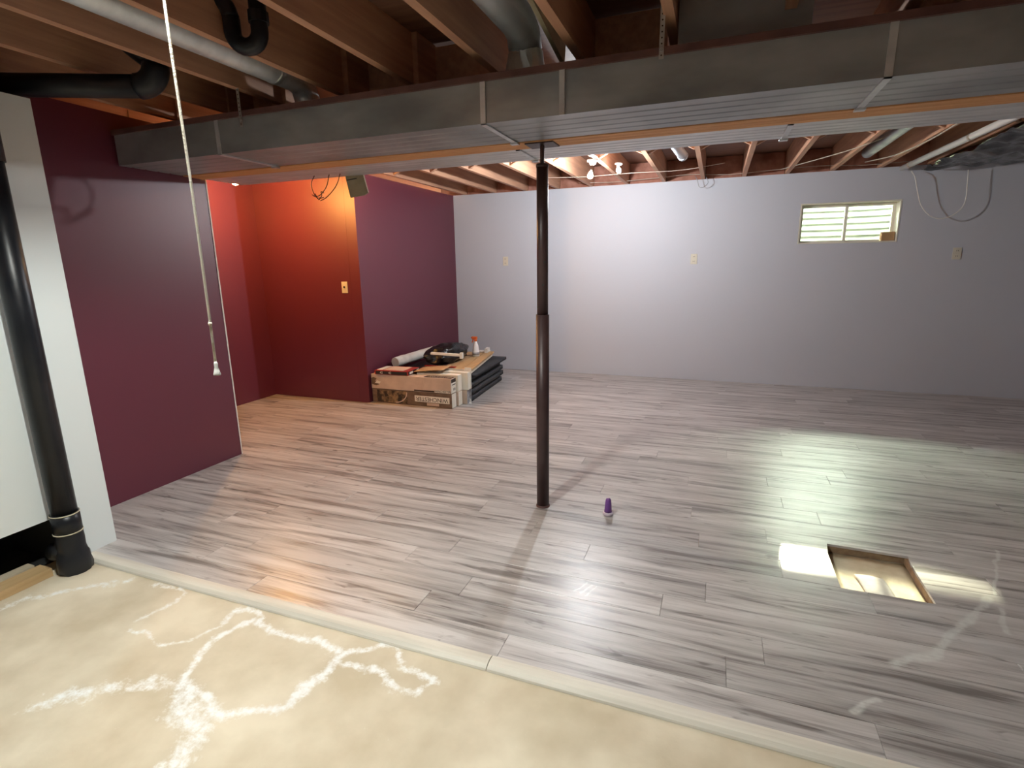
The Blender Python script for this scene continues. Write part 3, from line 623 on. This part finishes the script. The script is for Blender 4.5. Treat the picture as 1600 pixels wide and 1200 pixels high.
cable('thin white cable drooping in a loop right of the window', [(1.735, 6.64, 2.25), (1.763, 6.6, 2.179), (1.801, 6.6, 2.045), (1.85, 6.6, 1.91), (1.942, 6.6, 1.809), (2.049, 6.6, 1.787), (2.155, 6.6, 1.847), (2.197, 6.6, 1.945), (2.188, 6.6, 2.139), (2.182, 6.6, 2.225)], .0042, 'porcelain')
cable('white cable running along the insulation above the lavender wall', [(-1.6, 6.52, 2.335)]+[(-1.2+.42*k, 6.54+.02*(k % 2), 2.322+.012*(k % 3)) for k in range(8)], .003)
cable('white cable sagging across the joists beside the bright bulb', [(-1.9, 5.9, 2.33), (-1.4, 5.86, 2.30), (-.9, 5.85, 2.302), (-.4, 5.88, 2.30), (0, 5.9, 2.34)], .003)
cable('white cable stapled along a joist between the window and the white pipe', [(1.28, 6.4, 2.33), (1.40, 5.9, 2.30), (1.46, 5.3, 2.295), (1.48, 4.7, 2.31), (1.50, 4.0, 2.31)], .005)
cable('thin cable slanting across two joists above the window', [(.55, 6.5, 2.33), (.75, 5.9, 2.30), (.98, 5.4, 2.295), (1.15, 5.2, 2.33)], .004)
cable('two-strand cable end dangling above the middle of the lavender wall', [(-.30, 6.62, 2.34), (-.27, 6.6, 2.28), (-.25, 6.6, 2.22), (-.20, 6.6, 2.215), (-.16, 6.6, 2.26), (-.19, 6.6, 2.33)], .003, 'galvd')
cable('thin cable curling below a joist at the left of the bright bulb', [(-2.4, 4.6, 2.31), (-2.2, 4.55, 2.28), (-2.0, 4.6, 2.295), (-1.9, 4.7, 2.34)], .003, 'wire')

# ------------------------------------------------------------------ pile of cartons and boards
y0 = 4.60; CX0, CX1 = -3.345, -2.405
def carton(lab, x0, x1, ya, yb, z0, z1, body, endm, name='flooring_carton', group='flooring cartons in the pile'):
    t = thing(name, lab, 'carton', ((x0+x1)/2, (ya+yb)/2, z0), group)
    obj('box_body', G().box(x0, x1, ya, yb, z0+.0005, z1-.0005), body, t, bevel=.003)
    obj('end_panel', G().box(x1+.0003, x1+.0018, ya+.004, yb-.004, z0+.004, z1-.004), endm, t)
    return t
RZ = (math.pi/2, 0, 0)
lo = carton('lower front carton, dark printed with big upside-down WINCHESTER lettering', CX0, CX1, y0, y0+.10, 0, .152, 'cartond', 'cartonw')
obj('title_band', G().box(-2.83, CX1-.025, y0-.0018, y0-.0004, .046, .110), 'cartonw', lo)
text('lettering', 'WINCHESTER', .060, 'ink', lo, (-2.63, y0-.0022, .078), (math.pi/2, math.pi, 0))
obj('product_picture', G().box(CX0+.06, -2.92, y0-.0016, y0-.0004, .012, .140), 'photo', lo)
g = G(); 
for i in range(8): a0 = math.pi*.5*i/8; a1 = math.pi*.5*(i+1)/8; g.bar((-3.02+.12*math.sin(a0), y0-.0022, .02+.11*(1-math.cos(a0))), (-3.02+.12*math.sin(a1), y0-.0022, .02+.11*(1-math.cos(a1))), .001, .012, (0, 1, 0)) if False else g.bar((-3.06+.14*math.sin(a0), y0-.003, .018+.115*(1-math.cos(a0))), (-3.06+.14*math.sin(a1), y0-.003, .018+.115*(1-math.cos(a1))), .0015, .010)
obj('printed_curve', g, 'carton', lo)
obj('pale_patch', G().box(-2.69, -2.55, y0-.0017, y0-.0004, .012, .04), 'carton', lo)
up = carton('upper front carton, plain tan face with small WINCHESTER label at its lower right', CX0, CX1, y0-.005, y0+.103, .1525, .307, 'carton', 'cartonw')
obj('title_band', G().box(-2.585, CX1-.015, y0-.0067, y0-.0054, .158, .184), 'cartonw', up)
text('lettering', 'WINCHESTER', .029, 'ink', up, (-2.50, y0-.0072, .171), RZ)
obj('dark_band', G().box(-2.83, -2.595, y0-.0065, y0-.0054, .158, .172), 'ink', up)
obj('torn_patch', G().add([(x, y0-.0066, z) for x, z in ((CX0+.004, .20), (CX0+.06, .185), (CX0+.10, .20), (CX0+.09, .225), (CX0+.05, .235), (CX0+.07, .26), (CX0+.03, .275), (CX0+.004, .26))], [tuple(range(8))]), 'cartond', up)
obj('torn_patch', G().add([(x, y0-.0067, z) for x, z in ((CX0+.045, .213), (CX0+.10, .205), (CX0+.12, .228), (CX0+.075, .242))], [(0, 1, 2, 3)]), 'cartonw', up)
obj('edge_print', G().box(-2.72, CX1-.004, y0+.01, y0+.098, .3068, .3078), 'ink', up)
text('lettering', 'WINCHESTER', .05, 'carton', up, (-2.57, y0+.05, .3085), (0, 0, 0), .0004)
e_ = obj('end_label', G().box(CX1+.0019, CX1+.003, y0+.012, y0+.09, .165, .25), 'cartonw', up)
obj('label_print', G().box(CX1+.0031, CX1+.0036, y0+.04, y0+.05, .18, .205).box(CX1+.0031, CX1+.0036, y0+.065, y0+.08, .18, .205).box(CX1+.0031, CX1+.0036, y0+.015, y0+.088, .236, .246), 'ink', e_)
obj('end_band', G().box(CX1+.0019, CX1+.0026, y0+.0, y0+.098, .262, .300), 'ink', up)
carton('lower carton in the second row with a cream end', CX0, CX1+.02, y0+.112, y0+.20, 0, .15, 'carton', 'cartonw')
carton('upper carton in the second row with a white top and cream end', -2.86, CX1+.02, y0+.115, y0+.20, .1525, .322, 'cartonw', 'cartonw')
t = carton('grey-ended lower carton in the third row of the pile', CX0, CX1+.07, y0+.208, y0+.27, 0, .15, 'carton', 'grey')
carton('short white-ended carton on top of the third row', -2.75, CX1+.085, y0+.208, y0+.27, .1525, .335, 'cartonw', 'cartonw')
# charcoal foam sheets
fz = 0
FS = [(-2.335, .0, 0), (-2.355, .02, .01), (-2.33, .05, -.02), (-2.37, .0, .015), (-2.33, .04, -.01), (-2.36, .02, .0), (-2.30, .10, -.03)]
LB = ['bottom charcoal foam sheet of the stack, on the floor', 'second charcoal foam sheet from the floor', 'third charcoal foam sheet from the floor', 'fourth charcoal foam sheet from the floor', 'fifth charcoal foam sheet from the floor', 'sixth charcoal foam sheet, just under the top one', 'topmost charcoal foam sheet with its corner jutting to the right']
for i, (xr, dy, rz) in enumerate(FS):
    h = (.05, .012, .048, .012, .045, .05, .03)[i]
    def fs(u, v, xr=xr, dy=dy, rz=rz, fz=fz):
        x = xr-.93+.93*u; y = 4.885+dy+1.12*v; x -= (y-4.9)*.085
        return (max(x, XL+.004), y, fz+.003*math.sin(v*5)*u)
    s = sheet('foam_sheet', fs, 8, 10, 'foam', None, h); tag(s, LB[i], 'foam sheet', 'charcoal foam sheets in the pile'); fz += h+.006
# pine boards lying on top, slightly turned
bt = fz+.012; ang = math.radians(11)
def board(lab, xo, w, z, h, L0, L1, m='pine', endm='cartonw'):
    t = thing('board', lab, 'board', (-2.42, 4.83, z), 'boards on top of the pile'); c = (-2.30, 4.80)
    obj('plank', G().box(-2.30-xo-w, -2.30-xo, 4.80+L0, 4.80+L1, z, z+h, ang, c), m, t)
    obj('painted_end', G().box(-2.30-xo-w, -2.30-xo, 4.80+L0-.004, 4.80+L0-.0004, z, z+h, ang, c), endm, t)
board('lowest white-edged board lying on the foam sheets', 0.01, .30, bt, .028, .14, 1.22, 'cartonw')
board('tan board on top of the pile along its right edge', 0, .10, bt+.029, .020, .12, 1.27)
board('tan board in the middle of the pile top', .104, .10, bt+.029, .020, .13, 1.25)
board('tan board at the left of the pile top, beside the black bag', .208, .12, bt+.029, .018, .16, 1.24, 'kraft')
tag(obj('foam_board', G().box(-2.385, -2.315, 4.876, 4.884, .155, .372), 'whitep'), 'narrow white panel leaning at the near end of the boards', 'panel')
tag(obj('grey_board', G().box(-2.385, -2.318, 4.876, 4.884, .0, .153), 'grey'), 'narrow blue-grey panel on the floor below the white panel', 'panel')
tag(obj('paper_scrap', G().add([(-2.372, 4.835, .001), (-2.30, 4.85, .001), (-2.318, 4.87, .03), (-2.335, 4.872, .055), (-2.36, 4.87, .028), (-2.34, 4.871, .0012)], [(0, 1, 2, 3, 4), (5, 2, 1), (0, 4, 5), (4, 3, 5), (3, 2, 5), (0, 5, 1)]), 'paper'), 'small folded white paper scrap on the floor at the pile corner', 'paper')
zt = bt+.05
# flat red and black box
t = thing('flat_box', 'flat red and black printed box on the left end of the upper carton', 'box', (-3.10, 4.72, .3085))
c = (-3.09, 4.70); rz = math.radians(3)
obj('box_body', G().box(-3.29, -2.90, 4.588, 4.84, .3085, .352, rz, c), 'redp', t, bevel=.002)
obj('front_print', G().box(-3.275, -2.912, 4.5862, 4.5875, .314, .346, rz, c), 'blackp', t)
for x, b in ((-3.20, '42'), (-3.10, '42')): text('lettering', b, .034, 'cartonw', t, (x, 4.5848-.003+.012*0+math.tan(rz)*(x+3.09), .330), (math.pi/2, 0, rz), .0004)
obj('side_print', G().box(-2.8995, -2.898, 4.60, 4.83, .314, .346, rz, c), 'blackp', t)
obj('side_label', G().box(-2.8978, -2.897, 4.62, 4.69, .318, .342, rz, c).box(-2.8978, -2.897, 4.77, 4.825, .318, .342, rz, c), 'cartonw', t)
obj('top_picture', G().box(-3.20, -2.97, 4.62, 4.82, .3522, .3532, rz, c), 'carton', t)
obj('top_panel', G().box(-3.28, -3.215, 4.62, 4.82, .3522, .3532, rz, c), 'cartonw', t)
def fl_(u, v): return (-2.885+.33*u, 4.69+.2*v+.02*u, .333+.03*math.sin(1.5*u)+.012*v)
tag(sheet('carton_flap', fl_, 8, 4, 'kraft', None, .003), 'brown carton flap lifting behind the flat red box', 'cardboard')
# paper roll against the wall
g = G(); P = spline([(-3.25, 4.92, .375), (-3.22, 5.1, .385), (-3.16, 5.35, .40), (-3.10, 5.62, .415)], 6); g.tube(P, [.055+.006*noise.noise(p*14) for p in P], 14)
tag(obj('paper_roll', g, 'paper', smooth=True), 'crumpled roll of white paper lying along the purple wall', 'paper roll')
# black bag
bm = bmesh.new(); bmesh.ops.create_icosphere(bm, subdivisions=4, radius=1); g = G()
for v in bm.verts:
    p = v.co.copy(); k = 1+.24*noise.noise(p*1.7)+.16*noise.noise(p*4.2)+.14*abs(noise.noise(p*8))
    z = max(p.z*k, -.62)
    g.v.append((-2.80+p.x*.19*k+.03*p.y, 5.30+p.y*.30*k, zt+.082+z*.115+.02*p.y))
g.f = [tuple(v.index for v in f.verts) for f in bm.faces]; bm.free()
tag(obj('garbage_bag', g, 'bag', smooth=True), 'crumpled black garbage bag on the boards by the purple wall', 'bag')
tag(obj('white_stick', G().bar((-2.80, 4.93, zt+.145), (-2.47, 5.0, zt+.125), .05, .02).bar((-2.49, 4.996, zt+.122), (-2.46, 5.003, zt+.122), .055, .06), 'whitep'), 'short white stick with a hooked end lying on the black bag', 'stick')
tag(obj('red_strip', G().bar((-2.88, 4.93, zt+.006), (-2.52, 4.94, zt+.006), .03, .010), 'redp'), 'thin red strip on the board ends near the bag', 'strip')
tag(obj('red_edged_tray', G().box(-2.80, -2.58, 5.93, 6.03, zt+.001, zt+.012, ang).box(-2.62, -2.585, 5.90, 6.04, zt+.001, zt+.05, ang), 'paper'), 'small pale piece at the far end of the boards behind the spray bottle', 'scrap')
# spray bottle
sb = (-2.612, 5.66); zb = zt+.0015
t = thing('spray_bottle', 'white spray bottle with an orange trigger head standing on the boards', 'bottle', (sb[0], sb[1], zb))
bd_ = obj('bottle_body', G().lathe([(.040, zb), (.043, zb+.01), (.043, zb+.055), (.036, zb+.075), (.035, zb+.10), (.030, zb+.13), (.018, zb+.16), (.014, zb+.178)], (*sb, 0), 20), 'bottle', t, smooth=True)
obj('label_wrap', G().lathe([(.0436, zb+.015), (.0436, zb+.05)], (*sb, 0), 20), 'grey', bd_, smooth=True)
obj('collar', G().lathe([(.018, zb+.1785), (.018, zb+.198)], (*sb, 0), 14), 'orange', t, smooth=True)
hd = obj('spray_head', G().box(sb[0]-.045, sb[0]+.022, sb[1]-.012, sb[1]+.012, zb+.1985, zb+.232), 'orange', t, bevel=.005)
obj('trigger', G().bar((sb[0]-.028, sb[1], zb+.200), (sb[0]-.046, sb[1], zb+.160), .012, .008, (0, 1, 0)), 'orange', t)
obj('nozzle', G().tube([(sb[0]-.0455, sb[1], zb+.218), (sb[0]-.056, sb[1], zb+.218)], .009, 10), 'redp', t)
# purple taper on the floor
c = (-.497, 2.815, 0)
t = thing('purple_plug', 'small purple taper with a pale flange standing on the planks', 'plug', c)
obj('taper', G().lathe([(.0215, .0205), (.0205, .04), (.0185, .07), (.0155, .092), (.012, .100), (.006, .1035)], c, 20), 'violet', t, smooth=True)
obj('flange', G().lathe([(.026, .0005), (.029, .008), (.0295, .018), (.0225, .02)], c, 24), 'lilac', t, smooth=True)
obj('tip', G().lathe([(.006, .1036), (.004, .106), (.001, .107)], c, 12), 'lilac', t, smooth=True)
